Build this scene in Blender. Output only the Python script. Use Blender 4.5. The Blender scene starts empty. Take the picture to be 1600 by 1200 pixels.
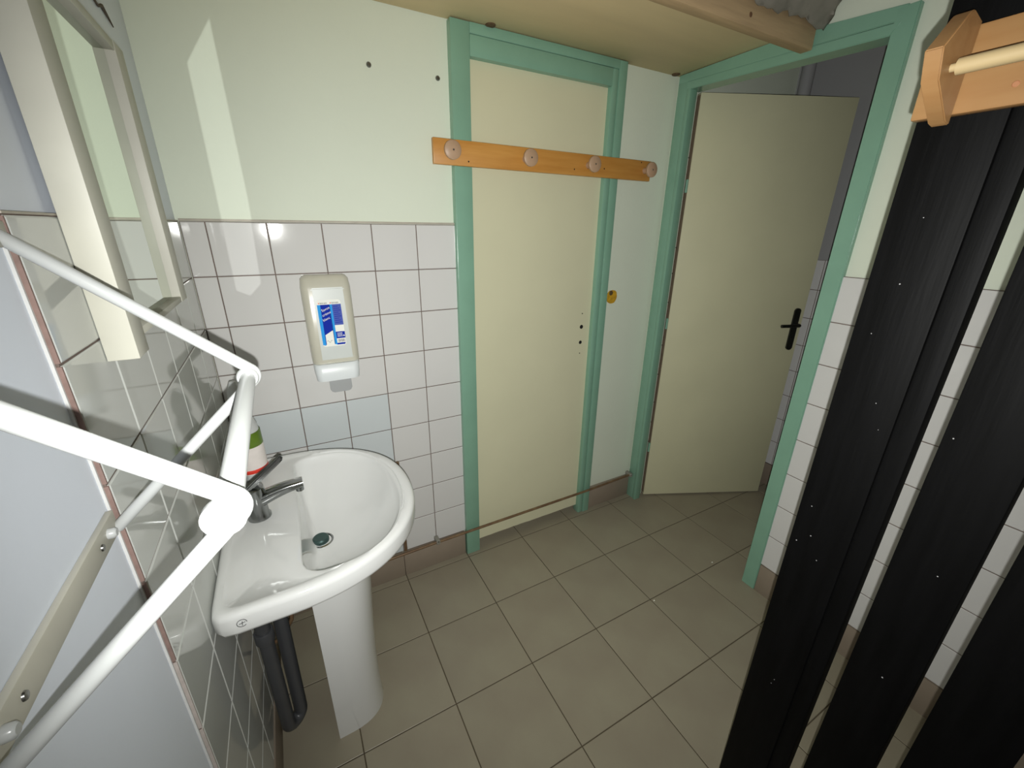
import bpy, bmesh, math, random
from mathutils import Vector, Matrix
random.seed(7)
PI = math.pi
sc = bpy.context.scene
COL = sc.collection

# ------------------------------------------------------------------ camera
CAM = Vector((.224, -1.5311, 1.4985)); YAW, PIT, ROL, FPX = .5016, .3595, .0117, 648.15
Fw = Vector((math.sin(YAW)*math.cos(PIT), math.cos(YAW)*math.cos(PIT), -math.sin(PIT)))
R0 = Vector((math.cos(YAW), -math.sin(YAW), 0)); U0 = R0.cross(Fw)
Rt = math.cos(ROL)*R0 + math.sin(ROL)*U0; Up = -math.sin(ROL)*R0 + math.cos(ROL)*U0
cd = bpy.data.cameras.new('camera'); cam = bpy.data.objects.new('camera', cd); COL.objects.link(cam)
cd.sensor_width = 36; cd.lens = FPX/1600*36; cd.clip_start = .01
def frame(r, u, f, p):
    return Matrix(((r.x, u.x, -f.x, p.x), (r.y, u.y, -f.y, p.y), (r.z, u.z, -f.z, p.z), (0, 0, 0, 1)))
cam.matrix_world = frame(Rt, Up, Fw, CAM); sc.camera = cam

# ------------------------------------------------------------------ light
w = bpy.data.worlds.new('world'); sc.world = w; w.use_nodes = True
bg = w.node_tree.nodes['Background']; bg.inputs[0].default_value = (1, .95, .86, 1); bg.inputs[1].default_value = .24
FL = CAM + .006*Rt - .022*Up
fd = bpy.data.lights.new('phone_flash', 'SPOT'); fo = bpy.data.objects.new('phone_flash', fd); COL.objects.link(fo)
fd.energy = 87; fd.spot_size = math.radians(140); fd.spot_blend = 1; fd.shadow_soft_size = .0028; fd.color = (1, 1, .965)
ax_ = (Fw + Rt*math.tan(math.radians(7)) + Up*math.tan(math.radians(4))).normalized(); rx_ = ax_.cross(Up).normalized()
fo.matrix_world = frame(rx_, rx_.cross(ax_), ax_, FL)
vs = sc.view_settings
vs.view_transform = 'Standard'; vs.look = 'None'; vs.gamma = 1; vs.exposure = .0; vs.use_curve_mapping = False
sc.cycles.use_denoising = True
sc.cycles.caustics_reflective = False; sc.cycles.caustics_refractive = False
sc.cycles.max_bounces = 8; sc.cycles.use_light_tree = False

# added spot standing in for the flash thrown back by the mirror: even light inside the outline of the mirror glass
def bounce_standin_light():
    S = Vector((.043, -.452, 1.60))
    ld = bpy.data.lights.new('mirror_bounce_standin', 'SPOT'); lo = bpy.data.objects.new('mirror_bounce_standin', ld); COL.objects.link(lo)
    lo.matrix_world = frame(Vector((1, 0, 0)), Vector((0, 0, 1)), Vector((0, 1, 0)), S)
    ld.energy = 2.0; ld.spot_size = math.radians(120); ld.spot_blend = 0; ld.shadow_soft_size = .0012; ld.color = (.97, 1, .97)
    ld.use_nodes = True; nt = ld.node_tree; N = nt.nodes; L = nt.links
    em = [n for n in N if n.type == 'EMISSION'][0]
    tc = N.new('ShaderNodeTexCoord'); sp = N.new('ShaderNodeSeparateXYZ'); L.new(tc.outputs['Normal'], sp.inputs[0])
    def mt(op, a, b=None, c=None):
        n = N.new('ShaderNodeMath'); n.operation = op
        for i, v in enumerate((a, b, c)):
            if v is None: continue
            if isinstance(v, (int, float)): n.inputs[i].default_value = v
            else: L.new(v, n.inputs[i])
        return n.outputs[0]
    az = mt('ABSOLUTE', sp.outputs[2])
    x = mt('DIVIDE', sp.outputs[0], az); y = mt('DIVIDE', sp.outputs[1], az)
    h = .0 - S.y
    poly = [(.099, 1.31), (.134, 1.292), (.169, 1.328), (.176, 1.55), (.168, 1.99), (.099, 1.885)]
    poly = [((px-S.x)/h, (pz-S.z)/h) for px, pz in poly]
    acc = None
    for (x0, y0), (x1, y1) in zip(poly, poly[1:]+poly[:1]):
        l = math.hypot(x1-x0, y1-y0); nx, ny = -(y1-y0)/l, (x1-x0)/l
        d = mt('ADD', mt('ADD', mt('MULTIPLY', x, nx), mt('MULTIPLY', y, ny)), -(x0*nx+y0*ny))
        n = N.new('ShaderNodeMapRange'); n.interpolation_type = 'SMOOTHSTEP'
        n.inputs[1].default_value = -.004; n.inputs[2].default_value = .008
        L.new(d, n.inputs[0])
        acc = n.outputs[0] if acc is None else mt('MULTIPLY', acc, n.outputs[0])
    r2 = mt('ADD', mt('MULTIPLY', x, x), mt('MULTIPLY', y, y))
    L.new(mt('MULTIPLY', acc, mt('POWER', mt('ADD', r2, 1), 1.5)), em.inputs['Strength'])
bounce_standin_light()

# ------------------------------------------------------------------ materials
def lin(c):
    return tuple((v/12.92 if v <= .04045 else ((v+.055)/1.055)**2.4) for v in c)
def pm(name, rgb, rough=.5, var=.08, scale=6, bump=0, bscale=60, metal=0, spec=.5, tint=0, trans=0, coat=0, stretch=None, rgb2=None):
    """procedural material: noise-varied colour (rgb in sRGB 0-1), optional bump, per-object tint"""
    m = bpy.data.materials.new(name); m.use_nodes = True; N = m.node_tree.nodes; L = m.node_tree.links
    b = N['Principled BSDF']; tc = N.new('ShaderNodeTexCoord'); src = tc.outputs['Object']
    if stretch:
        mp = N.new('ShaderNodeMapping'); mp.inputs['Scale'].default_value = stretch; L.new(src, mp.inputs[0]); src = mp.outputs[0]
    nz = N.new('ShaderNodeTexNoise'); nz.inputs['Scale'].default_value = scale; nz.inputs['Detail'].default_value = 5
    L.new(src, nz.inputs['Vector'])
    cr = N.new('ShaderNodeValToRGB'); c = lin(rgb); c2 = lin(rgb2) if rgb2 else tuple(v*(1-2*var) for v in c)
    cr.color_ramp.elements[0].position = .3; cr.color_ramp.elements[1].position = .7
    cr.color_ramp.elements[0].color = (*c2, 1); cr.color_ramp.elements[1].color = (*c, 1)
    L.new(nz.outputs['Fac'], cr.inputs[0]); out = cr.outputs[0]
    if tint:
        oi = N.new('ShaderNodeObjectInfo'); hs = N.new('ShaderNodeHueSaturation'); mr = N.new('ShaderNodeMapRange')
        mr.inputs[3].default_value = 1-tint; mr.inputs[4].default_value = 1+tint
        L.new(oi.outputs['Random'], mr.inputs[0]); L.new(mr.outputs[0], hs.inputs['Value']); L.new(out, hs.inputs['Color']); out = hs.outputs[0]
    L.new(out, b.inputs['Base Color'])
    b.inputs['Roughness'].default_value = rough; b.inputs['Metallic'].default_value = metal
    b.inputs['Specular IOR Level'].default_value = spec; b.inputs['Transmission Weight'].default_value = trans; b.inputs['Coat Weight'].default_value = coat
    if bump:
        n2 = N.new('ShaderNodeTexNoise'); n2.inputs['Scale'].default_value = bscale; n2.inputs['Detail'].default_value = 3; L.new(src, n2.inputs['Vector'])
        bp = N.new('ShaderNodeBump'); bp.inputs['Strength'].default_value = bump; bp.inputs['Distance'].default_value = .004
        L.new(n2.outputs['Fac'], bp.inputs['Height']); L.new(bp.outputs[0], b.inputs['Normal'])
    return m
PAINT = pm('pale_green_paint', (.84, .868, .80), .6, .02, 3, .08, 90)
PAINTW = pm('white_green_paint', (.87, .89, .85), .6, .02, 3, .08, 90)
PAINTB = pm('blue_white_paint', (.875, .90, .945), .55, .02, 2, .06, 70)
GROUT = pm('brown_grey_grout', (.45, .39, .36), .9, .15, 25)
GROUTF = pm('floor_grout', (.34, .30, .23), .9, .15, 25)
TILE = pm('white_glazed_tile', (.815, .812, .803), .06, .01, 3, .05, 9, tint=.012, spec=.5)
TILEB = pm('bluish_glazed_tile', (.78, .805, .81), .06, .01, 3, .05, 9, tint=.012)
TILEA = pm('grey_white_glazed_tile', (.78, .79, .775), .06, .02, 3, .05, 9, tint=.012)
TEDGE = pm('terracotta_tile_edge', (.55, .455, .425), .8, .14, 60)
TEDGE2 = pm('plaster_tile_edge', (.72, .68, .655), .8, .1, 60)
FTILE = pm('taupe_floor_tile', (.575, .55, .475), .42, .05, 5, .04, 120, tint=.03, rgb2=(.54, .505, .44))
BASE = pm('taupe_skirting_tile', (.56, .51, .45), .5, .06, 8, tint=.02)
GREEN = pm('green_gloss_paint', (.50, .66, .575), .22, .04, 9, .12, 50)
CREAM = pm('cream_door_laminate', (.82, .81, .69), .32, .02, 4, .03, 200)
CREAM2 = pm('cream_open_door', (.81, .80, .67), .45, .03, 4, .03, 200)
BEIGE = pm('door_edge_board', (.55, .48, .40), .7, .1, 30)
DARK = pm('dark_hole', (.05, .045, .04), .9, .1)
BLACKP = pm('black_bakelite', (.08, .085, .075), .35, .1)
BLACKW = pm('black_stained_wood', (.028, .028, .03), .6, .25, 9, .2, 14, stretch=(6, 6, .5), rgb2=(.012, .012, .012), spec=.09)
PLY = pm('plywood_sheet', (.86, .78, .61), .65, .06, 3, .06, 60, stretch=(.4, 3, 1))
LUMB = pm('rough_lumber', (.74, .63, .48), .7, .10, 12, .2, 30, stretch=(.5, 5, 5))
PINE = pm('varnished_pine', (.77, .56, .28), .38, .06, 10, .05, 20, stretch=(.6, 6, 6), rgb2=(.71, .49, .22))
PINE2 = pm('orange_pine', (.57, .435, .28), .42, .06, 10, .05, 20, stretch=(5, .6, 5), rgb2=(.53, .385, .235))
DOWEL = pm('pale_beech_dowel', (.68, .60, .445), .5, .05, 12, stretch=(5, .6, 5))
PEG = pm('pale_beech_peg', (.70, .58, .47), .45, .05, 20)
PORC = pm('white_porcelain', (.85, .855, .85), .07, .01, 3, spec=.6)
CHROME = pm('dull_chrome', (.60, .61, .61), .16, .06, 20, metal=1)
STEEL = pm('zinc_screw', (.55, .55, .54), .3, .1, 40, metal=1)
PLUG = pm('dark_green_plug', (.27, .36, .35), .3, .1, 30, metal=.6)
PVC = pm('grey_pvc_pipe', (.26, .265, .275), .35, .08, 20)
COPPER = pm('old_copper_pipe', (.50, .41, .30), .45, .2, 30, metal=.15, rgb2=(.40, .30, .22))
CLIP = pm('grey_pipe_clip', (.55, .54, .50), .5, .1, 30)
WHITEC = pm('white_coated_tube', (.69, .70, .697), .25, .01, 3)
TRIM = pm('beige_tile_trim', (.72, .69, .64), .6, .08, 40)
PLAST = pm('plaster_line', (.80, .80, .79), .8, .05, 40)
BRACK = pm('cream_metal_strip', (.74, .73, .68), .45, .06, 15)
FRAMEW = pm('cream_painted_frame', (.77, .765, .715), .5, .04, 14)
DISP = pm('smoky_plastic_cover', (.76, .75, .69), .25, .04, 12)
DISPI = pm('grey_soap_pouch', (.76, .78, .765), .35, .03, 12)
DISPW = pm('white_plastic_chin', (.86, .88, .885), .35, .02, 8)
LEVER = pm('grey_plastic_lever', (.56, .57, .57), .5, .02, 8)
LBL_W = pm('label_white', (.93, .93, .90), .6, .01, spec=.1)
LBL_B = pm('label_blue', (.03, .16, .62), .6, .02, spec=.1)
LBL_V = pm('label_violet_blue', (.30, .36, .68), .6, .02, spec=.1)
LBL_C = pm('label_cyan', (.18, .60, .90), .6, .02, spec=.1)
INK = pm('label_ink', (.15, .17, .25), .5, .02, spec=.1)
RED = pm('red_print', (.85, .22, .16), .45, .03)
LGREEN = pm('bottle_green_label', (.36, .47, .13), .35, .15, 30)
LPINK = pm('bottle_pale_label', (.88, .85, .83), .35, .05, 30)
CLEAR = pm('translucent_bottle', (.86, .87, .87), .15, .03, 10, trans=.25)
FOAM = pm('yellow_foam', (.80, .62, .12), .9, .2, 60, .6, 80)
SHEET = pm('dusty_grey_sheet', (.52, .50, .46), .6, .12, 14, .3, 30)
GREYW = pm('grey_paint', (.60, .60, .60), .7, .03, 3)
STAIN = pm('dark_brown_cord', (.30, .24, .18), .7, .2, 30)
def mirror_mat():
    m = bpy.data.materials.new('mirror_glass'); m.use_nodes = True; b = m.node_tree.nodes['Principled BSDF']
    N = m.node_tree.nodes; nz = N.new('ShaderNodeTexNoise'); nz.inputs['Scale'].default_value = 30
    mr = N.new('ShaderNodeMapRange'); mr.inputs[3].default_value = .0; mr.inputs[4].default_value = .012
    m.node_tree.links.new(nz.outputs[0], mr.inputs[0]); m.node_tree.links.new(mr.outputs[0], b.inputs['Roughness'])
    b.inputs['Base Color'].default_value = (.66, .72, .64, 1); b.inputs['Metallic'].default_value = 1
    return m
MIRROR = mirror_mat()

# ------------------------------------------------------------------ mesh helpers (all coordinates are world metres)
W = {}
def org(p): return W[p.name] if p else Vector((0, 0, 0))
def link(name, me, loc, parent=None):
    o = bpy.data.objects.new(name, me); COL.objects.link(o); loc = Vector(loc)
    W[o.name] = loc; o.location = loc - org(parent)
    if parent: o.parent = parent
    return o
def bm_obj(name, bm, mat, parent=None, smooth=False, auto=None):
    bmesh.ops.recalc_face_normals(bm, faces=bm.faces)
    xs = [v.co for v in bm.verts]
    o = Vector(((min(c.x for c in xs)+max(c.x for c in xs))/2, (min(c.y for c in xs)+max(c.y for c in xs))/2, min(c.z for c in xs)))
    for v in bm.verts: v.co -= o
    if auto:
        for e in bm.edges: e.smooth = not (len(e.link_faces) == 2 and e.calc_face_angle(0) > math.radians(auto))
    me = bpy.data.meshes.new(name); bm.to_mesh(me); bm.free()
    if smooth or auto: me.polygons.foreach_set('use_smooth', [True]*len(me.polygons))
    me.materials.append(mat)
    return link(name, me, o, parent)
def tag(o, label, cat=None, group=None, kind=None):
    o['label'] = label
    if cat: o['category'] = cat
    if group: o['group'] = group
    if kind: o['kind'] = kind
    return o
def empty(name, loc, label, cat, group=None, kind=None):
    o = bpy.data.objects.new(name, None); COL.objects.link(o); o.location = loc; W[o.name] = Vector(loc); o.empty_display_size = .05
    return tag(o, label, cat, group, kind)
def abox(bm, x, y, z, bev=0, seg=2):
    n0 = set(bm.verts)
    vs = [bm.verts.new((a, b, c)) for a in sorted(x) for b in sorted(y) for c in sorted(z)]
    fs = [(0, 1, 3, 2), (4, 6, 7, 5), (0, 4, 5, 1), (2, 3, 7, 6), (0, 2, 6, 4), (1, 5, 7, 3)]
    f = [bm.faces.new([vs[i] for i in q]) for q in fs]
    if bev:
        bmesh.ops.bevel(bm, geom=list({e for q in f for e in q.edges}), offset=bev, segments=seg, affect='EDGES', profile=.5)
    return [v for v in bm.verts if v not in n0]
def box(name, x, y, z, mat, parent=None, bev=0, seg=2):
    bm = bmesh.new(); abox(bm, x, y, z, bev, seg); return bm_obj(name, bm, mat, parent, auto=35 if bev else None)
def boxes(name, lst, mat, parent=None, bev=0):
    bm = bmesh.new()
    for b in lst: abox(bm, *b, bev)
    return bm_obj(name, bm, mat, parent)
def aprism(bm, pts, d, closed=True):
    """polygon pts (3D list) extruded by vector d"""
    d = Vector(d); a = [bm.verts.new(p) for p in pts]; b = [bm.verts.new(Vector(p)+d) for p in pts]; n = len(a)
    bm.faces.new(a); bm.faces.new(b[::-1])
    for i in range(n): bm.faces.new((a[i], b[i], b[(i+1) % n], a[(i+1) % n]))
def prism(name, pts, d, mat, parent=None, bev=0):
    bm = bmesh.new(); aprism(bm, pts, d)
    if bev: bmesh.ops.bevel(bm, geom=bm.edges[:], offset=bev, segments=2, affect='EDGES')
    return bm_obj(name, bm, mat, parent, auto=35 if bev else None)
def fillet(path, r, n=8):
    out = [Vector(path[0])]
    for i in range(1, len(path)-1):
        p, a, b = Vector(path[i]), Vector(path[i-1]), Vector(path[i+1])
        u, v = (a-p).normalized(), (b-p).normalized(); ang = u.angle(v)
        t = min(r/math.tan(ang/2), .48*(a-p).length, .48*(b-p).length); rr = t*math.tan(ang/2)
        c = p+(u+v).normalized()*(rr/math.sin(ang/2)); s, e = p+u*t-c, p+v*t-c; tot = s.angle(e)
        ax = s.cross(e).normalized()
        for k in range(n+1): out.append(c+Matrix.Rotation(tot*k/n, 3, ax) @ s)
    out.append(Vector(path[-1])); return out
def atube(bm, path, r, seg=16, cap=True):
    P = [Vector(p) for p in path]; rings = []
    rad = r if isinstance(r, (list, tuple)) else [r]*len(P)
    t0 = (P[1]-P[0]).normalized(); a = t0.cross(Vector((0, 0, 1)))
    if a.length < .01: a = t0.cross(Vector((1, 0, 0)))
    a.normalize()
    for i, p in enumerate(P):
        t = ((P[min(i+1, len(P)-1)]-p).normalized()+(p-P[max(i-1, 0)]).normalized()).normalized()
        a = (a-t*a.dot(t)).normalized(); b = t.cross(a)
        rings.append([bm.verts.new(p+rad[i]*(math.cos(2*PI*k/seg)*a+math.sin(2*PI*k/seg)*b)) for k in range(seg)])
    for q, s in zip(rings, rings[1:]):
        for k in range(seg): bm.faces.new((q[k], q[(k+1) % seg], s[(k+1) % seg], s[k]))
    if cap: bm.faces.new(rings[0][::-1]); bm.faces.new(rings[-1])
def tube(name, path, r, mat, parent=None, seg=16, fil=0):
    bm = bmesh.new(); atube(bm, fillet(path, fil) if fil else path, r, seg); return bm_obj(name, bm, mat, parent, auto=50)
def lathe(name, c, axis, prof, mat, parent=None, seg=28, sy=1.0):
    """profile [(radius, height)] turned round axis from point c"""
    axis = Vector(axis).normalized(); a = axis.cross(Vector((0, 0, 1)))
    if a.length < .01: a = Vector((1, 0, 0))
    a.normalize(); b = axis.cross(a); bm = bmesh.new(); c = Vector(c); rings = []
    for r, h in prof:
        rings.append([bm.verts.new(c+axis*h+r*(math.cos(2*PI*k/seg)*a+sy*math.sin(2*PI*k/seg)*b)) for k in range(seg)])
    for q, s in zip(rings, rings[1:]):
        for k in range(seg): bm.faces.new((q[k], q[(k+1) % seg], s[(k+1) % seg], s[k]))
    bm.faces.new(rings[0][::-1]); bm.faces.new(rings[-1])
    return bm_obj(name, bm, mat, parent, auto=40)
_tm = {}
def tile_mesh(wd, ht, t, mat, bev=.0012):
    k = (round(wd, 3), round(ht, 3), t, mat.name)
    if k not in _tm:
        me = bpy.data.meshes.new('tile'); a, b = wd/2, ht/2; i = bev
        v = [(x*a, y*b, -t) for x, y in ((-1, -1), (1, -1), (1, 1), (-1, 1))]
        v += [(x*a, y*b, -i) for x, y in ((-1, -1), (1, -1), (1, 1), (-1, 1))]
        v += [(x*(a-i*1.6), y*(b-i*1.6), 0) for x, y in ((-1, -1), (1, -1), (1, 1), (-1, 1))]
        f = [(8, 9, 10, 11)] + [(4+k, 4+(k+1) % 4, 8+(k+1) % 4, 8+k) for k in range(4)] + [(k, (k+1) % 4, 4+(k+1) % 4, 4+k) for k in range(4)] + [(3, 2, 1, 0)]
        me.from_pydata(v, [], f); me.materials.append(mat); me.update(); _tm[k] = me
    return _tm[k]
def tile(parent, c, u, v, wd, ht, mat, t=.006, name='tile', jit=.0018, bev=.0012):
    """tile centred at c, lying in directions u, v with its face along u x v"""
    u, v = Vector(u), Vector(v); n = u.cross(v)
    o = link(name, tile_mesh(wd, ht, t, mat, bev), c, parent)
    m = Matrix((u, v, n)).transposed()
    m = m @ Matrix.Rotation(random.uniform(-jit, jit), 3, 'X') @ Matrix.Rotation(random.uniform(-jit, jit), 3, 'Y')
    o.rotation_euler = m.to_euler(); return o
def struct(o, label, cat): return tag(o, label, cat, kind='structure')
def text_mesh(name, s, size, o, ux, uy, mat, parent, depth=.0003, shear=0, align='LEFT'):
    cu = bpy.data.curves.new(name, 'FONT'); cu.body = s; cu.size = size; cu.extrude = depth; cu.shear = shear; cu.align_x = align; cu.resolution_u = 2
    t = bpy.data.objects.new(name+'_tmp', cu); COL.objects.link(t)
    me = bpy.data.meshes.new_from_object(t.evaluated_get(bpy.context.evaluated_depsgraph_get()))
    bpy.data.objects.remove(t); bpy.data.curves.remove(cu)
    ux, uy = Vector(ux).normalized(), Vector(uy).normalized(); n = ux.cross(uy); o = Vector(o)
    for v in me.vertices: v.co = ux*v.co.x + uy*v.co.y + n*v.co.z
    me.materials.clear(); me.materials.append(mat); return link(name, me, o, parent)

# ------------------------------------------------------------------ the setting
P = .153; ZT = 1.5065; ZB = ZT-9*P
CEIL = 2.62
fl = box('floor', (-.1, 2.85), (-2.6, .12), (-.12, -.0015), GROUTF); struct(fl, 'taupe square tiled floor with dark joints', 'floor')
FX, FY, FP = .5165, -.0388, .2981
xs = [-.03] + [FX+FP*k for k in range(-1, 9)]; ys = [.06] + [FY-FP*k for k in range(0, 9)]
for x0, x1 in zip(xs, xs[1:]):
    for y0, y1 in zip(ys, ys[1:]):
        g = .0035
        tile(fl, ((x0+x1)/2, (y0+y1)/2, 0), (1, 0, 0), (0, 1, 0), x1-x0-g, y0-y1-g, FTILE, .0055, 'floor_tile', .0004, .0007)

wa = box('wall_left', (-.11, -.008), (-2.6, .1), (-.1, CEIL), PAINTB); struct(wa, 'bluish white wall at the left behind the mirror and towel rack', 'wall')
wb = boxes('wall_back', [((-.11, .84), (.008, .11), (-.1, CEIL)), ((.84, 1.54), (.008, .11), (2.07, CEIL)), ((1.54, 2.85), (.008, .11), (-.1, CEIL)),
                         ((.84, 1.54), (.06, .11), (-.1, 2.07))], PAINT)
struct(wb, 'pale green back wall above white tiles beside the closed door', 'wall')
wc = boxes('wall_right', [((1.875, 1.94), (-2.6, -.79), (-.1, CEIL)), ((1.875, 1.94), (-.79, .009), (2.075, CEIL)), ((1.875, 1.94), (-.045, .009), (-.1, 2.075))], PAINT)
struct(wc, 'pale green right hand wall around the open door', 'wall')
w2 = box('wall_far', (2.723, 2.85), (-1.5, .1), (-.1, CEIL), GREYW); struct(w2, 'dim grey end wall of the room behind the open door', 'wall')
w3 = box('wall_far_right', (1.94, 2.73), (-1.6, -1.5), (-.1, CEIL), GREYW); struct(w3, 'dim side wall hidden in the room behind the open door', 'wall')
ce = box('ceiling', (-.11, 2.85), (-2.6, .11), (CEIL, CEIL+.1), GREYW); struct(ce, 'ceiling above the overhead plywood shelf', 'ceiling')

def grid(lo, hi, start, pitch):
    e = [lo]; k = start
    while k > lo: k -= pitch
    k += pitch
    while k < hi-1e-6:
        if k > lo+.004: e.append(k)
        k += pitch
    e.append(hi); return e
g = .003
rows = [ZT-k*P for k in range(10)]
# left wall tiles
box('grout', (-.0085, -.0022), (-.92, .008), (ZB, ZT), GROUT, wa)
for y0, y1 in zip(*(lambda e: (e, e[1:]))([-.92+P*k for k in range(6)]+[-.002])):
    for z1, z0 in zip(rows, rows[1:]):
        tile(wa, (0, (y0+y1)/2, (z0+z1)/2), (0, 1, 0), (0, 0, 1), y1-y0-g, z1-z0-g, TILEA)
for k in range(9):
    box('tile_edge', (-.0075, -.0006), (-.9212, -.9185), (rows[k+1]+.002, rows[k]-.002), TEDGE if k < 4 else TEDGE2, wa)
boxes('plaster_edge', [((-.0085, -.005), (-.9242, -.9212), (0, ZT))], PLAST, wa)
box('skirting_tile', (-.008, .003), (-.92, -.005), (0, ZB-.002), BASE, wa, .001)
box('tile_trim', (-.0085, -.0008), (-.92, .0), (ZT, ZT+.0025), TRIM, wa)
# back wall tiles
box('grout', (0, .823), (.0022, .0085), (ZB, ZT), GROUT, wb)
cx = [.0005, .0595]+[.0595+P*k for k in range(1, 5)]+[.8225]
for i, (x0, x1) in enumerate(zip(cx, cx[1:])):
    for r, (z1, z0) in enumerate(zip(rows, rows[1:])):
        blue = (r == 4 and i in (1, 2, 3)) or (r == 5 and i in (2, 3)) or (r == 8 and i == 3)
        tile(wb, ((x0+x1)/2, 0, (z0+z1)/2), (1, 0, 0), (0, 0, 1), x1-x0-g, z1-z0-g, TILEB if blue else TILE)
bx = [.0, .216, .515, .812]
for x0, x1 in zip(bx, bx[1:]): box('skirting_tile', (x0+.001, x1-.001), (-.010, .008), (0, ZB-.004), BASE, wb, .001)
box('skirting_tile', (1.566, 1.866), (-.008, .008), (0, ZB+.004), BASE, wb, .001)
box('tile_trim', (.0, .8205), (-.0012, .0085), (ZT+.001, ZT+.0072), TRIM, wb, .0015)
# right wall tiles
PC = .1523; rc = [1.36-PC*k for k in range(9)]
box('grout', (1.8662, 1.8755), (-2.4, -.80), (rc[-1], rc[0]), GROUT, wc)
yc = [-.802-P*k for k in range(11)]
for y1, y0 in zip(yc, yc[1:]):
    for z1, z0 in zip(rc, rc[1:]):
        tile(wc, (1.864, (y0+y1)/2, (z0+z1)/2), (0, -1, 0), (0, 0, 1), y1-y0-g, z1-z0-g, TILE)
for y1, y0 in zip(*(lambda e: (e, e[1:]))([-.812]+[FY-FP*k for k in range(3, 9)])): box('skirting_tile', (1.862, 1.876), (y0+.001, y1-.001), (0, rc[-1]-.003), BASE, wc, .001)
# room beyond the open door
box('grout', (2.717, 2.7235), (-1.5, -.10), (rc[-1], rc[0]), GROUT, w2)
for k in range(9):
    y1 = -.19-P*(k-1); y0 = y1-P
    for z1, z0 in zip(rc, rc[1:]):
        tile(w2, (2.715, (y0+y1)/2, (z0+z1)/2), (0, -1, 0), (0, 0, 1), P-g, z1-z0-g, TILE)
box('skirting_tile', (2.712, 2.7235), (-1.5, -.02), (0, rc[-1]-.003), BASE, w2, .001)
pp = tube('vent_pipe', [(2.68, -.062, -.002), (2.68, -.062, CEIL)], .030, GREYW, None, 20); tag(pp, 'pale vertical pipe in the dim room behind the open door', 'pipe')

# ------------------------------------------------------------------ doors
d1 = empty('door_1', (1.18, 0, 0), 'closed cream door in a green frame behind the four-peg coat rail', 'door', kind='structure')
FYf = -.021
def mitre_frame(d, parts):
    for n, pts, dv in parts: prism(n, pts, dv, GREEN, d, .0022)
# jambs and head: an outer flat and an inner, slightly raised stop
box('jamb', (.8155, .882), (FYf, .03), (-.001, 2.113), GREEN, d1, .0025)
box('jamb', (1.5165, 1.556), (FYf, .03), (-.001, 2.113), GREEN, d1, .0025); box('jamb_stop', (1.484, 1.517), (FYf+.002, .03), (-.001, 2.085), GREEN, d1, .008)
box('head', (.882, 1.517), (FYf, .03), (2.083, 2.1135), GREEN, d1, .002); box('head_stop', (.882, 1.484), (FYf-.001, .03), (2.022, 2.081), GREEN, d1, .002)
bm = bmesh.new()   # leaf with a worn, ragged bottom edge
N = 24; top = [(.878+(.611)*k/N, 2.03) for k in range(N+1)]; bot = [(x, .047+random.uniform(-.0008, .0008)-(.002 if k > 11 else 0)) for k, (x, _) in enumerate(top)]
aprism(bm, [(x, .004, z) for x, z in bot]+[(x, .004, z) for x, z in top[::-1]], (0, .036, 0)); bm_obj('leaf', bm, CREAM, d1)
for z, r in ((1.066, .0095), (.991, .0085), (1.129, .003), (.937, .003)):
    lathe('lock_hole', (1.4355, .0042, z), (0, -1, 0), [(r, 0), (r, .0006), (r*.72, .0009), (r*.6, .0003)], DARK, d1, 16)
d2 = empty('door_2', (1.9, -.42, 0), 'cream door standing open on black lever handle in green frame', 'door', kind='structure')
XF = 1.859
box('jamb', (XF+.0004, 1.925), (-.056, -.006), (-.001, 2.10), GREEN, d2, .003); box('jamb_stop', (XF-.0015, 1.898), (-.076, -.0545), (-.001, 2.07), GREEN, d2, .004)
prism('jamb', [(XF-.0004, -.756, -.001), (XF-.0004, -.812, -.001), (XF-.0004, -.818, 2.086), (XF-.0004, -.764, 2.086)], (.078, 0, 0), GREEN, d2, .0025)
prism('head', [(XF, -.006, 2.082), (XF, -.791, 2.052), (XF, -.791, 2.0885), (XF, -.60, 2.106), (XF, -.48, 2.1138), (XF, -.006, 2.1138)], (.09, 0, 0), GREEN, d2, .002)
prism('head_stop', [(XF-.002, -.054, 2.053), (XF-.002, -.764, 2.022), (XF-.002, -.786, 2.050), (XF-.002, -.054, 2.081)], (.075, 0, 0), GREEN, d2, .002)
prism('seal_strip', [(1.932, -.756, -.001), (1.932, -.751, -.001), (1.932, -.757, 2.022), (1.932, -.762, 2.022)], (.012, 0, 0), BLACKP, d2)
H = Vector((1.935, -.069, 0)); dd = Vector((.649, -.302, 0)).normalized(); nn = Vector((dd.y, -dd.x, 0)); zz = Vector((0, 0, 1)); LW = .716
def on_leaf(u, z, n=0): return H+dd*u+zz*z+nn*n
def leaf_box(name, u, z, n, mat, parent, bev=0):
    bm = bmesh.new(); abox(bm, u, z, n, bev)
    for v in bm.verts: v.co = on_leaf(v.co.x, v.co.y, v.co.z)
    return bm_obj(name, bm, mat, parent, auto=35 if bev else None)
lf = leaf_box('leaf', (0, LW), (.009, 2.052), (-.04, 0), CREAM2, d2, .0015)
leaf_box('edge_strip', (-.0012, 0), (.02, 2.045), (-.037, -.003), BEIGE, lf)
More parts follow.
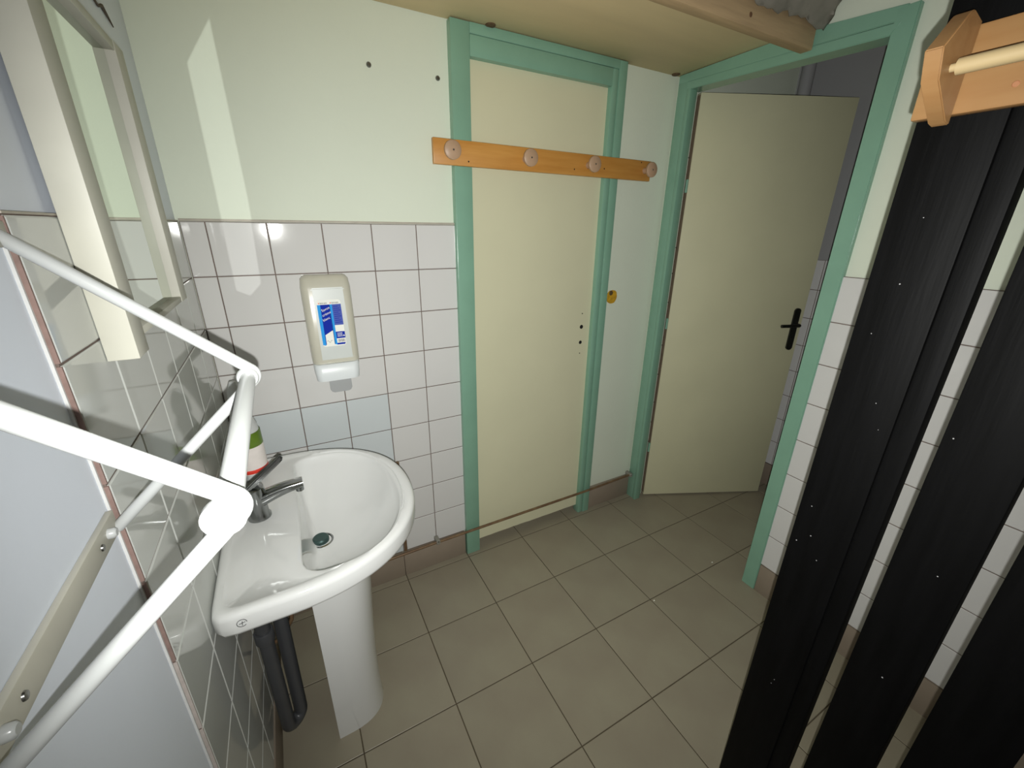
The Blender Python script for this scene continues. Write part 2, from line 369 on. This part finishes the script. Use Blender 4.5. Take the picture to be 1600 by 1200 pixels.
# lever handle
bm = bmesh.new(); c = [];
for k in range(24):
    a = 2*PI*k/24; c.append(on_leaf(.676+.016*math.cos(a), 1.017+(.095 if math.sin(a) > 0 else -.095)+.016*math.sin(a), 0))
aprism(bm, c, nn*.009); hp = bm_obj('handle_plate', bm, BLACKP, d2)
tube('lever', [on_leaf(.676, 1.045, .004), on_leaf(.676, 1.045, .048), on_leaf(.575, 1.043, .050)], .0085, BLACKP, hp, 12, .012)
tube('keyhole', [on_leaf(.676, .975, .0085), on_leaf(.676, .975, .0096)], .006, DARK, hp, 12)
for z in (1.66, 1.02, .30):    # hinge knuckles
    tube('hinge', [(1.9335, -.062, z), (1.9335, -.062, z+.055)], .0065, GREEN, d2, 10)
for z in (1.80, 1.42, 1.30, 1.16, .94, .78, .62, .5, .38):
    lathe('screw_hole', (1.905, -.0755, z), (0, -1, 0), [(.0028, 0), (.0028, .0012)], DARK, d2, 8)

# ------------------------------------------------------------------ overhead shelf
sh = empty('overhead_shelf', (.93, -.28, 2.115), 'beige plywood overhead shelf with lumber front beam above both doors', 'shelf')
box('panel', (-.006, 1.872), (-.53, .006), (2.115, 2.133), PLY, sh, .001)
bmf = box('front_beam', (-.006, 1.85), (-.556, -.518), (2.046, 2.132), LUMB, sh, .004)
for x, z in ((1.33, 2.10), (1.52, 2.075), (1.60, 2.11)):
    lathe('knot', (x, -.5555, z), (0, -1, 0), [(.007, 0), (.006, .0012), (.003, .0016)], pm('knot_wood', (.42, .30, .2), .7), bmf, 14)
for x, y in ((.953, -.028), (1.83, -.012)):
    lathe('bolt_head', (x, y, 2.1152), (0, 0, -1), [(.017, 0), (.017, .003), (.013, .005)], pm('rusty_bolt', (.40, .31, .21), .8, .2, 80), sh, 18)
# dusty sheet lying over the beam
bm = bmesh.new(); NX, NY = 40, 26
from mathutils import noise as mn
def sheet(off):
    vv = []
    for i in range(NX+1):
        for j in range(NY+1):
            u, v = i/NX, j/NY; x = 1.12+.742*u; z = 2.098+.27*v+.006*math.sin(x*23)*(1-v)+.012*mn.noise((x*30, 0, 3))*(1-v)
            y = -.566-.10*v**.8+.030*mn.noise((x*12, z*12, 2))*v+.010*mn.noise((x*45, z*45, 5))-.006
            vv.append(bm.verts.new((min(x, 1.8625), min(y, -.5585)+off*(1+v), z)))
    return vv
fa, ba = sheet(0), sheet(.0016)
def quad(vv, i, j): a = i*(NY+1)+j; return (vv[a], vv[a+1], vv[a+NY+2], vv[a+NY+1])
for i in range(NX):
    for j in range(NY): bm.faces.new(quad(fa, i, j)); bm.faces.new(quad(ba, i, j)[::-1])
edge = [(i, 0) for i in range(NX)]+[(NX, j) for j in range(NY)]+[(i, NY) for i in range(NX, 0, -1)]+[(0, j) for j in range(NY, 0, -1)]
for (i, j), (k, l) in zip(edge, edge[1:]+edge[:1]):
    a, b = i*(NY+1)+j, k*(NY+1)+l; bm.faces.new((fa[a], fa[b], ba[b], ba[a]))
so = bm_obj('dust_sheet', bm, SHEET, None, smooth=True); tag(so, 'crumpled dusty grey sheet draped over the front beam of the overhead shelf', 'sheet')

# ------------------------------------------------------------------ four-peg coat rail across the closed door
cr_ = empty('coat_rail', (1.22, -.03, 1.697), 'varnished pine coat rail with four round pegs across the closed door', 'coat rail')
box('board', (.735, 1.719), (-.0415, -.0242), (1.697, 1.775), PINE, cr_, .002)
for x in (.787, 1.085, 1.377, 1.683):
    pg = lathe('peg', (x, -.041, 1.7365), (0, -1, 0), [(.012, 0), (.011, .018), (.012, .03), (.027, .034), (.029, .037), (.029, .045), (.026, .0475), (.004, .0478)], PEG, cr_, 26)
    lathe('screw', (x+.001, -.0887, 1.7365), (0, -1, 0), [(.0032, 0), (.0026, .0008)], STEEL, pg, 10)
for x, z in ((.86, 1.712), (1.31, 1.718), (1.66, 1.767), (1.46, 1.73)):
    lathe('nail_hole', (x, -.0415, z), (0, -1, 0), [(.0028, 0), (.002, .0004)], DARK, cr_, 8)

# ------------------------------------------------------------------ black plank screen
XP = 1.03; TH = .034
ps = empty('plank_screen', (XP, -1.39, 0), 'black stained screen of upright planks with narrow gaps', 'screen')
def plank(name, y0, y1, x=XP, th=TH): return box(name, (x, x+th), (y0, y1), (-.001, CEIL), BLACKW, ps, .0022)
plank('plank', -1.3042, -1.2136); plank('batten', -1.3334, -1.3040, XP+.003, TH-.004)
for a, b in ((-1.445, -1.3595), (-1.5588, -1.4705), (-1.664, -1.578)): plank('plank', a, b)
random.seed(3)
for k in range(15):     # paint specks splashed on the nearest planks
    y = random.choice((random.uniform(-1.30, -1.22), random.uniform(-1.30, -1.22), random.uniform(-1.44, -1.37))); z = random.uniform(.55, 1.52); r = random.uniform(.0006, .0014)
    lathe('paint_speck', (XP-.0001, y, z), (-1, 0, 0), [(r, 0), (r*.7, .0005)], GREYW, ps, 7)

# pegless towel/coat bar on the planks
cb = empty('dowel_rack', (1.0, -1.4, 1.64), 'orange pine rack with a round dowel rail on the black planks', 'coat rack')
bd = box('backboard', (1.012, 1.0296), (-1.72, -1.2125), (1.640, 1.735), PINE2, cb, .003)
prof = [(1.0118, 1.737), (.984, 1.743), (.976, 1.7395), (.934, 1.699), (.947, 1.668), (1.0, 1.631), (1.0118, 1.629)]
for y in (-1.256, -1.70): prism('end_bracket', [(x, y, z) for x, z in prof], (0, .0175, 0), PINE2, cb, .0012)
tube('dowel', [(.968, -1.249, 1.683), (.968, -1.262, 1.683), (.968, -1.2625, 1.683), (.968, -1.70, 1.683)], [.0045, .0045, .0088, .0088], DOWEL, cb, 18)
for y, z in ((-1.318, 1.715), (-1.305, 1.662), (-1.36, 1.665)):
    lathe('knot', (1.012, y, z), (-1, 0, 0), [(.0035, 0), (.0028, .0006)], pm('rack_knot', (.62, .42, .28), .5), bd, 10)

# ------------------------------------------------------------------ mirror
mi = empty('wall_mirror', (.02, -.6, 1.323), 'mirror in a cream painted wooden frame above the washbasin', 'mirror')
X0, X1 = .0005, .0355
box('glass', (.010, .020), (-.785, -.415), (1.350, 1.785), MIRROR, mi)
box('stile', (X0, X1), (-.80, -.748), (1.323, 1.795), FRAMEW, mi, .0012); box('stile', (X0, X1), (-.430, -.372), (1.346, 1.795), FRAMEW, mi, .0012)
box('rail', (X0, X1-.001), (-.7478, -.4302), (1.346, 1.357), FRAMEW, mi, .0012); box('rail', (X0, X1-.001), (-.7478, -.4302), (1.779, 1.7945), FRAMEW, mi, .0012)
cdo = tube('cord', [(-.005, -.34, 1.96), (-.005, -.29, 1.905), (-.005, -.245, 1.897), (-.005, -.215, 1.908), (-.005, -.155, 1.892)], [.0016, .0022, .0022, .0034, .0012], STAIN, None, 10)
tag(cdo, 'thin dark brown cord end on the wall above the mirror', 'cord')

# ------------------------------------------------------------------ white towel rack
tr = empty('towel_rack', (0, -1.09, 1.14), 'white coated tubular towel rack folded out from the left wall', 'towel rack')
YF, YN = -.935, -1.235; AX, AZ = .181, 1.320
for y in (YF, YN):
    tube('arm', [(-.006, y, 1.488), (AX, y, AZ), (-.001, y, 1.148)], .0068, WHITEC, tr, 20, .010)
tube('crossbar', [(AX-.013, YN+.004, AZ-.002), (AX-.013, YF-.004, AZ-.002)], .0088, WHITEC, tr, 24)
lathe('end_cap', (AX-.016, YN+.004, AZ-.006), (0, -1, 0), [(.0125, 0), (.0135, .003), (.0135, .009), (.010, .012)], WHITEC, tr, 24)
lathe('end_cap', (AX-.013, YF-.010, AZ-.001), (0, 1, 0), [(.011, 0), (.0125, .003), (.0125, .008), (.010, .011)], WHITEC, tr, 24)
rl = box('wall_strip', (-.0079, -.0005), (-1.30, -.932), (1.142, 1.172), BRACK, tr, .0015)
box('wall_strip', (-.0079, -.001), (-1.30, -.922), (1.476, 1.500), BRACK, tr, .0015)
for y, z in ((-.985, 1.156), (-1.165, 1.157)):
    lathe('screw', (-.0005, y, z), (1, 0, 0), [(.0042, 0), (.0036, .0016), (.001, .0018)], STEEL, rl, 14)
for y in (-.962, -1.195): lathe('spacer', (-.0006, y, 1.158), (1, 0, 0), [(.0065, 0), (.006, .006), (.004, .008)], WHITEC, rl, 16)

# ------------------------------------------------------------------ washbasin
wsb = empty('washbasin', (.2, -.4475, 0), 'white porcelain pedestal washbasin standing in the corner under the mirror', 'washbasin')
YC = -.4475; CX = .275; NA = 128
def outline(xb, xf, hw, xs, pw=2.3, rb=.03, n=400):
    """D outline: straight back at xb, sides at +-hw up to xs, then a superellipse nose to xf"""
    pts = []
    for k in range(n+1):
        a = -PI/2+PI*k/n; c, s = math.cos(a), math.sin(a)
        pts.append((xs+(xf-xs)*abs(c)**(2/pw), hw*math.copysign(abs(s)**(2/pw), s)))
    q = [(xb+rb-rb*math.sin(b), hw-rb+rb*math.cos(b)) for b in [PI/2*k/8 for k in range(9)]]
    pts += q+[(x, -y) for x, y in q[::-1]]
    return pts
def cast(pts, c, a):
    best = None; dx, dy = math.cos(a), math.sin(a)
    for (x0, y0), (x1, y1) in zip(pts, pts[1:]+pts[:1]):
        ex, ey = x1-x0, y1-y0; den = dx*ey-dy*ex
        if abs(den) < 1e-12: continue
        t = ((x0-c[0])*ey-(y0-c[1])*ex)/den; s = ((x0-c[0])*dy-(y0-c[1])*dx)/den
        if t > 0 and -1e-6 <= s <= 1+1e-6: best = t if best is None else min(best, t)
    return best
c0 = (CX, 0)
OUT = outline(.001, .468, .317, .13, 2.25); BOWL = outline(.163, .432, .272, .235, 2.15, .05)
AN = [2*PI*k/NA for k in range(NA)]
ro = [cast(OUT, c0, a) for a in AN]; rb = [cast(BOWL, c0, a) for a in AN]
DR = (.209, -.472, .682)
bm = bmesh.new(); rings = []
def ring(rs, zs): rings.append([bm.verts.new((max(.0008, CX+r*math.cos(a)), YC+r*math.sin(a), z)) for r, a, z in zip(rs, AN, zs)])
for f, z in ((.28, .57), (.40, .60), (.52, .635), (.64, .672), (.76, .705), (.86, .727), (.94, .739), (.975, .7435)):
    ring([o*f for o in ro], [z]*NA)
ring([o*.992 for o in ro], [.7475]*NA); ring([o*.999 for o in ro], [.754]*NA)
ring(ro, [.771]*NA); ring(ro, [.785]*NA)
for k in range(1, 5): ring([o-.013*(1-math.cos(PI/2*k/4)) for o in ro], [.785+.013*math.sin(PI/2*k/4) for _ in AN])
ring([max(b+.003, o-.026) for o, b in zip(ro, rb)], [.7985]*NA)
ring([max(b+.002, o-.031) for o, b in zip(ro, rb)], [.7945 if o-.031 > b+.002 else .7975 for o, b in zip(ro, rb)])
ring([max(b+.001, b+.55*(o-.031-b)) for o, b in zip(ro, rb)], [.7935 if o-.031 > b+.01 else .797 for o, b in zip(ro, rb)])
for k in range(0, 4): ring([b-.008*math.sin(PI/2*k/3) for b in rb], [.793-.008*(1-math.cos(PI/2*k/3)) for _ in AN])
bx_, by_ = DR[0], DR[1]
for t in (.05, .12, .2, .3, .42, .55, .68, .8, .9, .955):
    e = 1-(1-t)**2.0
    zz_ = .785-(.785-DR[2])*min(1, (1-(1-t)**2.6))
    row = []
    for b, a in zip(rb, AN):
        x0, y0 = CX+(b-.008)*math.cos(a), YC+(b-.008)*math.sin(a)
        # steep wall next to the tap deck, gentle slope elsewhere
        st = 1+.7*max(0, -math.cos(a))
        zt_ = .785-(.785-DR[2])*(1-(1-t)**(2.6*st))
        row.append(bm.verts.new((x0+(bx_-x0)*t, y0+(by_-y0)*t, zt_)))
    rings.append(row)
for q, s in zip(rings, rings[1:]):
    for k in range(NA): bm.faces.new((q[k], q[(k+1) % NA], s[(k+1) % NA], s[k]))
bm.faces.new(rings[0]); bm.faces.new(rings[-1])
bas = bm_obj('basin', bm, PORC, wsb, auto=50)
# pedestal: half column, open at the back
bm = bmesh.new(); prs = []
for t in [k/10 for k in range(11)]:
    z = -.001+.63*t; hw = .110+.068*t**1.1+.003*(1-t)**3; xf = .300+.03*t**1.5+.012*(1-t)**4; xb = .160+.004*t
    o = []
    for k in range(25):
        a = -PI/2+PI*k/24; o.append((xb+(xf-xb)*math.cos(a)**.62 if math.cos(a) > 1e-6 else xb, YC+hw*math.copysign(abs(math.sin(a))**.8, math.sin(a))))
    i = [(xb+max(0, x-xb-.014), YC+(y-YC)*.88) for x, y in o[::-1]]
    prs.append([bm.verts.new((x, y, z)) for x, y in o+i])
for q, s in zip(prs, prs[1:]):
    for k in range(50): bm.faces.new((q[k], q[(k+1) % 50], s[(k+1) % 50], s[k]))
for q in (prs[0], prs[-1]):
    for k in range(24): bm.faces.new((q[k], q[k+1], q[48-k], q[49-k]))
bm_obj('pedestal', bm, PORC, wsb, auto=45)
dr = lathe('drain', (DR[0], DR[1], DR[2]-.004), (0, 0, 1), [(.031, 0), (.031, .0052), (.027, .0066), (.025, .0045), (.024, .001)], CHROME, wsb, 32)
lathe('plug', (DR[0]-.001, DR[1], DR[2]-.001), (0, 0, 1), [(.021, 0), (.021, .011), (.018, .014), (.004, .0135)], PLUG, dr, 28)
# maker's mark on the near side of the basin: a ring with an arrow stroke
bm = bmesh.new(); YE = YC-.3185; ec = Vector((.052, YE, .775))
atube(bm, [ec+.0085*Vector((math.cos(2*PI*k/24), 0, math.sin(2*PI*k/24))) for k in range(22)], .0006, 6)
atube(bm, [ec+Vector((-.005, 0, -.001)), ec+Vector((.006, 0, .001))], .0006, 6); atube(bm, [ec+Vector((0, 0, -.006)), ec+Vector((.001, 0, .004))], .0006, 6)
bm_obj('emblem', bm, PVC, bas)
# tap
TX, TY = .080, YC
tp = lathe('tap', (TX, TY, .7925), (0, 0, 1), [(.027, 0), (.027, .006), (.023, .012), (.022, .055), (.024, .075), (.022, .088), (.010, .093)], CHROME, wsb, 28)
bm = bmesh.new(); rr_ = []
for t in [k/8 for k in range(9)]:
    x = TX+.012+.098*t; zc = .843+.020*t+.004*math.sin(PI*t); hw = .019-.006*t; hh = .017-.0075*t
    rr_.append([bm.verts.new((x, TY+hw*math.copysign(abs(math.cos(a))**.6, math.cos(a)), zc+hh*math.copysign(abs(math.sin(a))**.6, math.sin(a)))) for a in [2*PI*k/20 for k in range(20)]])
for q, s in zip(rr_, rr_[1:]):
    for k in range(20): bm.faces.new((q[k], q[(k+1) % 20], s[(k+1) % 20], s[k]))
bm.faces.new(rr_[0]); bm.faces.new(rr_[-1]); bm_obj('spout', bm, CHROME, tp, auto=40)
lathe('aerator', (TX+.101, TY, .855), (0, 0, -1), [(.010, 0), (.010, .012), (.008, .013)], CHROME, tp, 18)
prism('lever', [(TX-.022, TY-.015, .882), (TX-.022, TY+.015, .882), (TX+.062, TY+.010, .950), (TX+.072, TY+.005, .956), (TX+.072, TY-.005, .956), (TX+.062, TY-.010, .950)], (.006, 0, -.012), CHROME, tp, .003)
# waste trap and supply pipe
tube('waste_trap', [(.043, -.56, .60), (.043, -.56, .150), (.076, -.53, .150), (.080, -.525, .56)], .0175, PVC, wsb, 18, .028)
lathe('trap_nut', (.043, -.56, .50), (0, 0, 1), [(.022, 0), (.023, .004), (.023, .03), (.021, .034)], PVC, wsb, 14)
tube('supply_hose', [(.085, -.43, .60), (.10, -.47, .45), (.06, -.44, .36), (.02, -.43, .34)], .0055, COPPER, wsb, 10, .03)

# ------------------------------------------------------------------ bottle on the basin
bo = empty('cleaning_bottle', (.062, -.215, .795), 'clear bottle with green and white label behind the tap', 'bottle')
BX, BY = .062, -.224
lathe('body', (BX, BY, .796), (0, 0, 1), [(.033, 0), (.039, .005), (.040, .05), (.039, .12), (.035, .165), (.022, .205), (.0165, .222), (.0165, .235)], CLEAR, bo, 28)
lathe('label', (BX, BY, .816), (0, 0, 1), [(.0390, 0), (.0406, .001), (.0406, .085), (.040, .088)], LPINK, bo, 28)
lathe('green_band', (BX, BY, .900), (0, 0, 1), [(.0398, 0), (.0408, .001), (.0398, .040), (.0385, .043)], LGREEN, bo, 28)
lathe('red_band', (BX, BY, .820), (0, 0, 1), [(.0406, 0), (.0412, .001), (.0412, .011), (.0406, .012)], RED, bo, 28)
lathe('cap', (BX, BY, 1.029), (0, 0, 1), [(.019, 0), (.020, .002), (.019, .035), (.015, .048), (.008, .066)], CLEAR, bo, 22)

# ------------------------------------------------------------------ soap dispenser
sd = empty('soap_dispenser', (.35, -.05, .965), 'smoky plastic soap dispenser with a blue label on the tiled wall', 'soap dispenser')
def loft(name, secs, mat, parent, rad=.018, n=6, bev=0):
    """stack of horizontal sections (z, x0, x1, depth): flat at the wall, rounded in front"""
    bm = bmesh.new(); rings = []
    for z, x0, x1, d in secs:
        r = min(rad, d*.7); o = [(x0, -.0006)]
        o += [(x0+r-r*math.cos(PI/2*k/n), -d+r-r*math.sin(PI/2*k/n)) for k in range(n+1)]
        o += [(x1-r+r*math.sin(PI/2*k/n), -d+r-r*math.cos(PI/2*k/n)) for k in range(n+1)]+[(x1, -.0006)]
        rings.append([bm.verts.new((x, y, z)) for x, y in o])
    m = len(rings[0])
    for q, s in zip(rings, rings[1:]):
        for k in range(m): bm.faces.new((q[k], q[(k+1) % m], s[(k+1) % m], s[k]))
    bm.faces.new(rings[0]); bm.faces.new(rings[-1]); return bm_obj(name, bm, mat, parent, auto=38)
loft('cover', [(1.052, .277, .421, .070), (1.075, .275, .423, .072), (1.20, .274, .424, .062), (1.31, .274, .425, .046), (1.338, .277, .422, .038), (1.347, .284, .415, .030), (1.350, .292, .407, .022)], DISP, sd, .022)
def front(z): return -(.072+(z-1.075)*(.046-.072)/(1.31-1.075))
pc = prism('soap_pouch', [(.300, front(1.076)-.004, 1.076), (.404, front(1.076)-.004, 1.076), (.402, front(1.31)-.004, 1.312), (.302, front(1.31)-.004, 1.312)], (0, .012, 0), DISPI, sd, .004)
loft('chin', [(1.006, .285, .408, .080), (1.010, .279, .414, .092), (1.03, .277, .416, .096), (1.060, .276, .418, .090), (1.066, .278, .416, .084)], DISPW, sd, .022)
bm = bmesh.new(); aprism(bm, [(.314, -.082, 1.012), (.384, -.082, 1.012), (.384, -.088, .978), (.379, -.0895, .970), (.372, -.090, .967), (.326, -.090, .967), (.319, -.0895, .970), (.314, -.088, .978)], (0, .004, 0)); bm_obj('push_lever', bm, LEVER, sd)
# label, its coloured fields and its lettering
TL = math.atan2(.026, .235); vz_ = Vector((0, math.sin(TL), math.cos(TL))); vx_ = Vector((1, 0, 0)); vn_ = vx_.cross(vz_)
LO = Vector((.313, front(1.124)-.0045, 1.124))
def lab(u, v, n=0): return LO+vx_*u+vz_*v+vn_*n
def patch(name, pts, mat, parent, n0, th=.0003): return prism(name, [lab(u, v, n0) for u, v in pts], vn_*th, mat, parent)
def rrect(u0, u1, v0, v1, r, n=5):
    o = []
    for cu, cv, a0 in ((u1-r, v1-r, 0), (u0+r, v1-r, PI/2), (u0+r, v0+r, PI), (u1-r, v0+r, 1.5*PI)):
        o += [(cu+r*math.cos(a0+PI/2*k/n), cv+r*math.sin(a0+PI/2*k/n)) for k in range(n+1)]
    return o
lb = patch('label', rrect(0, .072, 0, .151, .008), LBL_W, sd, 0, .0006)
q = .0006
patch('blue_field', [(.0095, .006), (.038, .006), (.038, .136), (.0095, .136)], LBL_B, lb, q)
patch('white_field', [(.0115, .0), (.036, .0), (.036, .052), (.0115, .038)], LBL_W, lb, q+.0003)
for a, b in ((.0, .0095), (.036, .0445)): patch('cyan_stripe', [(a, .006), (b, .003), (b, .136), (a, .136)], LBL_C, lb, q)
patch('violet_field', [(.0445, .068), (.072, .068), (.072, .136), (.0445, .136)], LBL_V, lb, q)
patch('blue_panel', [(.0445, .024), (.072, .024), (.072, .046), (.0445, .046)], LBL_B, lb, q)
patch('blue_foot', [(.0445, .003), (.068, .003), (.071, .009), (.0445, .009)], LBL_B, lb, q)
for k, s in enumerate(('Savon', 'crème', 'blanc')):
    text_mesh('lettering', s, .0115, lab(.0125, .113-.0155*k, q+.0004), vx_*1+vz_*.42, vz_*1-vx_*.42, LBL_W, lb)
for u in (.004, .039):
    text_mesh('lettering', 'BERNER', .0062, lab(u+.0045, .1385, q+.0004), vx_, vz_, INK, lb)
    patch('red_mark', [(u, .1388), (u+.003, .1388), (u+.003, .1425), (u, .1425)], RED, lb, q+.0002)
for k in range(12):
    u = .048+.0018*k+.0004*(k % 3); patch('bar', [(u, .0115), (u+.0006+.0005*(k % 2), .0115), (u+.0006+.0005*(k % 2), .021), (u, .021)], INK, lb, q+.0002)
for k in range(9):
    v = .128-.0065*k; patch('print_line', [(.0475, v), (.062+.007*((k*7) % 3)/2, v), (.062+.007*((k*7) % 3)/2, v+.0018), (.0475, v+.0018)], LBL_B, lb, q+.0004)
for k in range(3):
    v = .040-.005*k; patch('print_line', [(.048, v), (.064, v), (.064, v+.0018), (.048, v+.0018)], LBL_W, lb, q+.0004)
tm_ = patch('arrow_mark', [(.0655, .030), (.071, .030), (.0682, .036)], LBL_W, lb, q+.0004)
bm = bmesh.new(); atube(bm, [lab(.014+.016*k/10, .016+.004*math.sin(k*.9), q+.0006) for k in range(11)], .0004, 5); bm_obj('signature', bm, INK, lb)

# ------------------------------------------------------------------ copper pipe along the skirting
cp = empty('copper_pipe', (1.1, -.034, .14), 'old copper pipe running low along the back wall past the closed door', 'pipe')
tube('pipe_run', [(.30, -.034, .139), (.66, -.034, .146), (1.0, -.034, .146), (1.5, -.034, .146), (1.856, -.030, .152)], .0062, COPPER, cp, 12)
tube('riser', [(.524, -.018, .146), (.524, -.018, .60)], .0072, COPPER, cp, 12)
for x, z in ((.668, .147), (1.843, .152)):
    c_ = box('pipe_clip', (x-.009, x+.009), (-.043, -.0005), (z-.010, z+.011), CLIP, cp, .003)
    lathe('screw', (x, -.043, z+.006), (0, -1, 0), [(.004, 0), (.003, .0015)], STEEL, c_, 10)

# ------------------------------------------------------------------ small things
bm = bmesh.new(); pts = []
for k in range(18):
    a = 2*PI*k/18; r = .031*(1+.16*mn.noise((math.cos(a)*2, math.sin(a)*2, 1))); pts.append((1.606+r*math.cos(a), .003, 1.195+r*math.sin(a)*1.03))
aprism(bm, pts, (0, .006, 0)); fo_ = bm_obj('foam_plug', bm, FOAM, None); tag(fo_, 'yellow foam filling a round hole in the wall between the doors', 'foam plug')
lathe('dark_gap', (1.598, .0031, 1.214), (0, -1, 0), [(.012, 0), (.010, .0012), (.004, .0015)], pm('foam_dark_brown', (.35, .28, .15), .9), fo_, 10)  # small dark brown disc on the foam
for x, z, l in ((.561, 1.956, 'small screw in the pale green wall, nearer the mirror'), (.778, 1.953, 'small screw in the pale green wall, beside the green door frame')):
    s = lathe('wall_screw', (x, .0085, z), (0, -1, 0), [(.0075, 0), (.0075, .003), (.005, .006), (.002, .0062)], STEEL, None, 14); tag(s, l, 'screw', 'wall screws')
for (x, y), l in (((1.835, -.62), 'tiny white paint chip on the floor, nearer the open door'), ((1.42, -.648), 'tiny white paint chip on the floor, farther from the open door')):
    bm = bmesh.new(); aprism(bm, [(x-.004, y, 0), (x+.002, y-.003, 0), (x+.005, y+.002, 0), (x-.001, y+.003, 0)], (0, 0, .0012)); tag(bm_obj('paint_chip', bm, LBL_W, None), l, 'paint chip', 'paint chips on the floor')
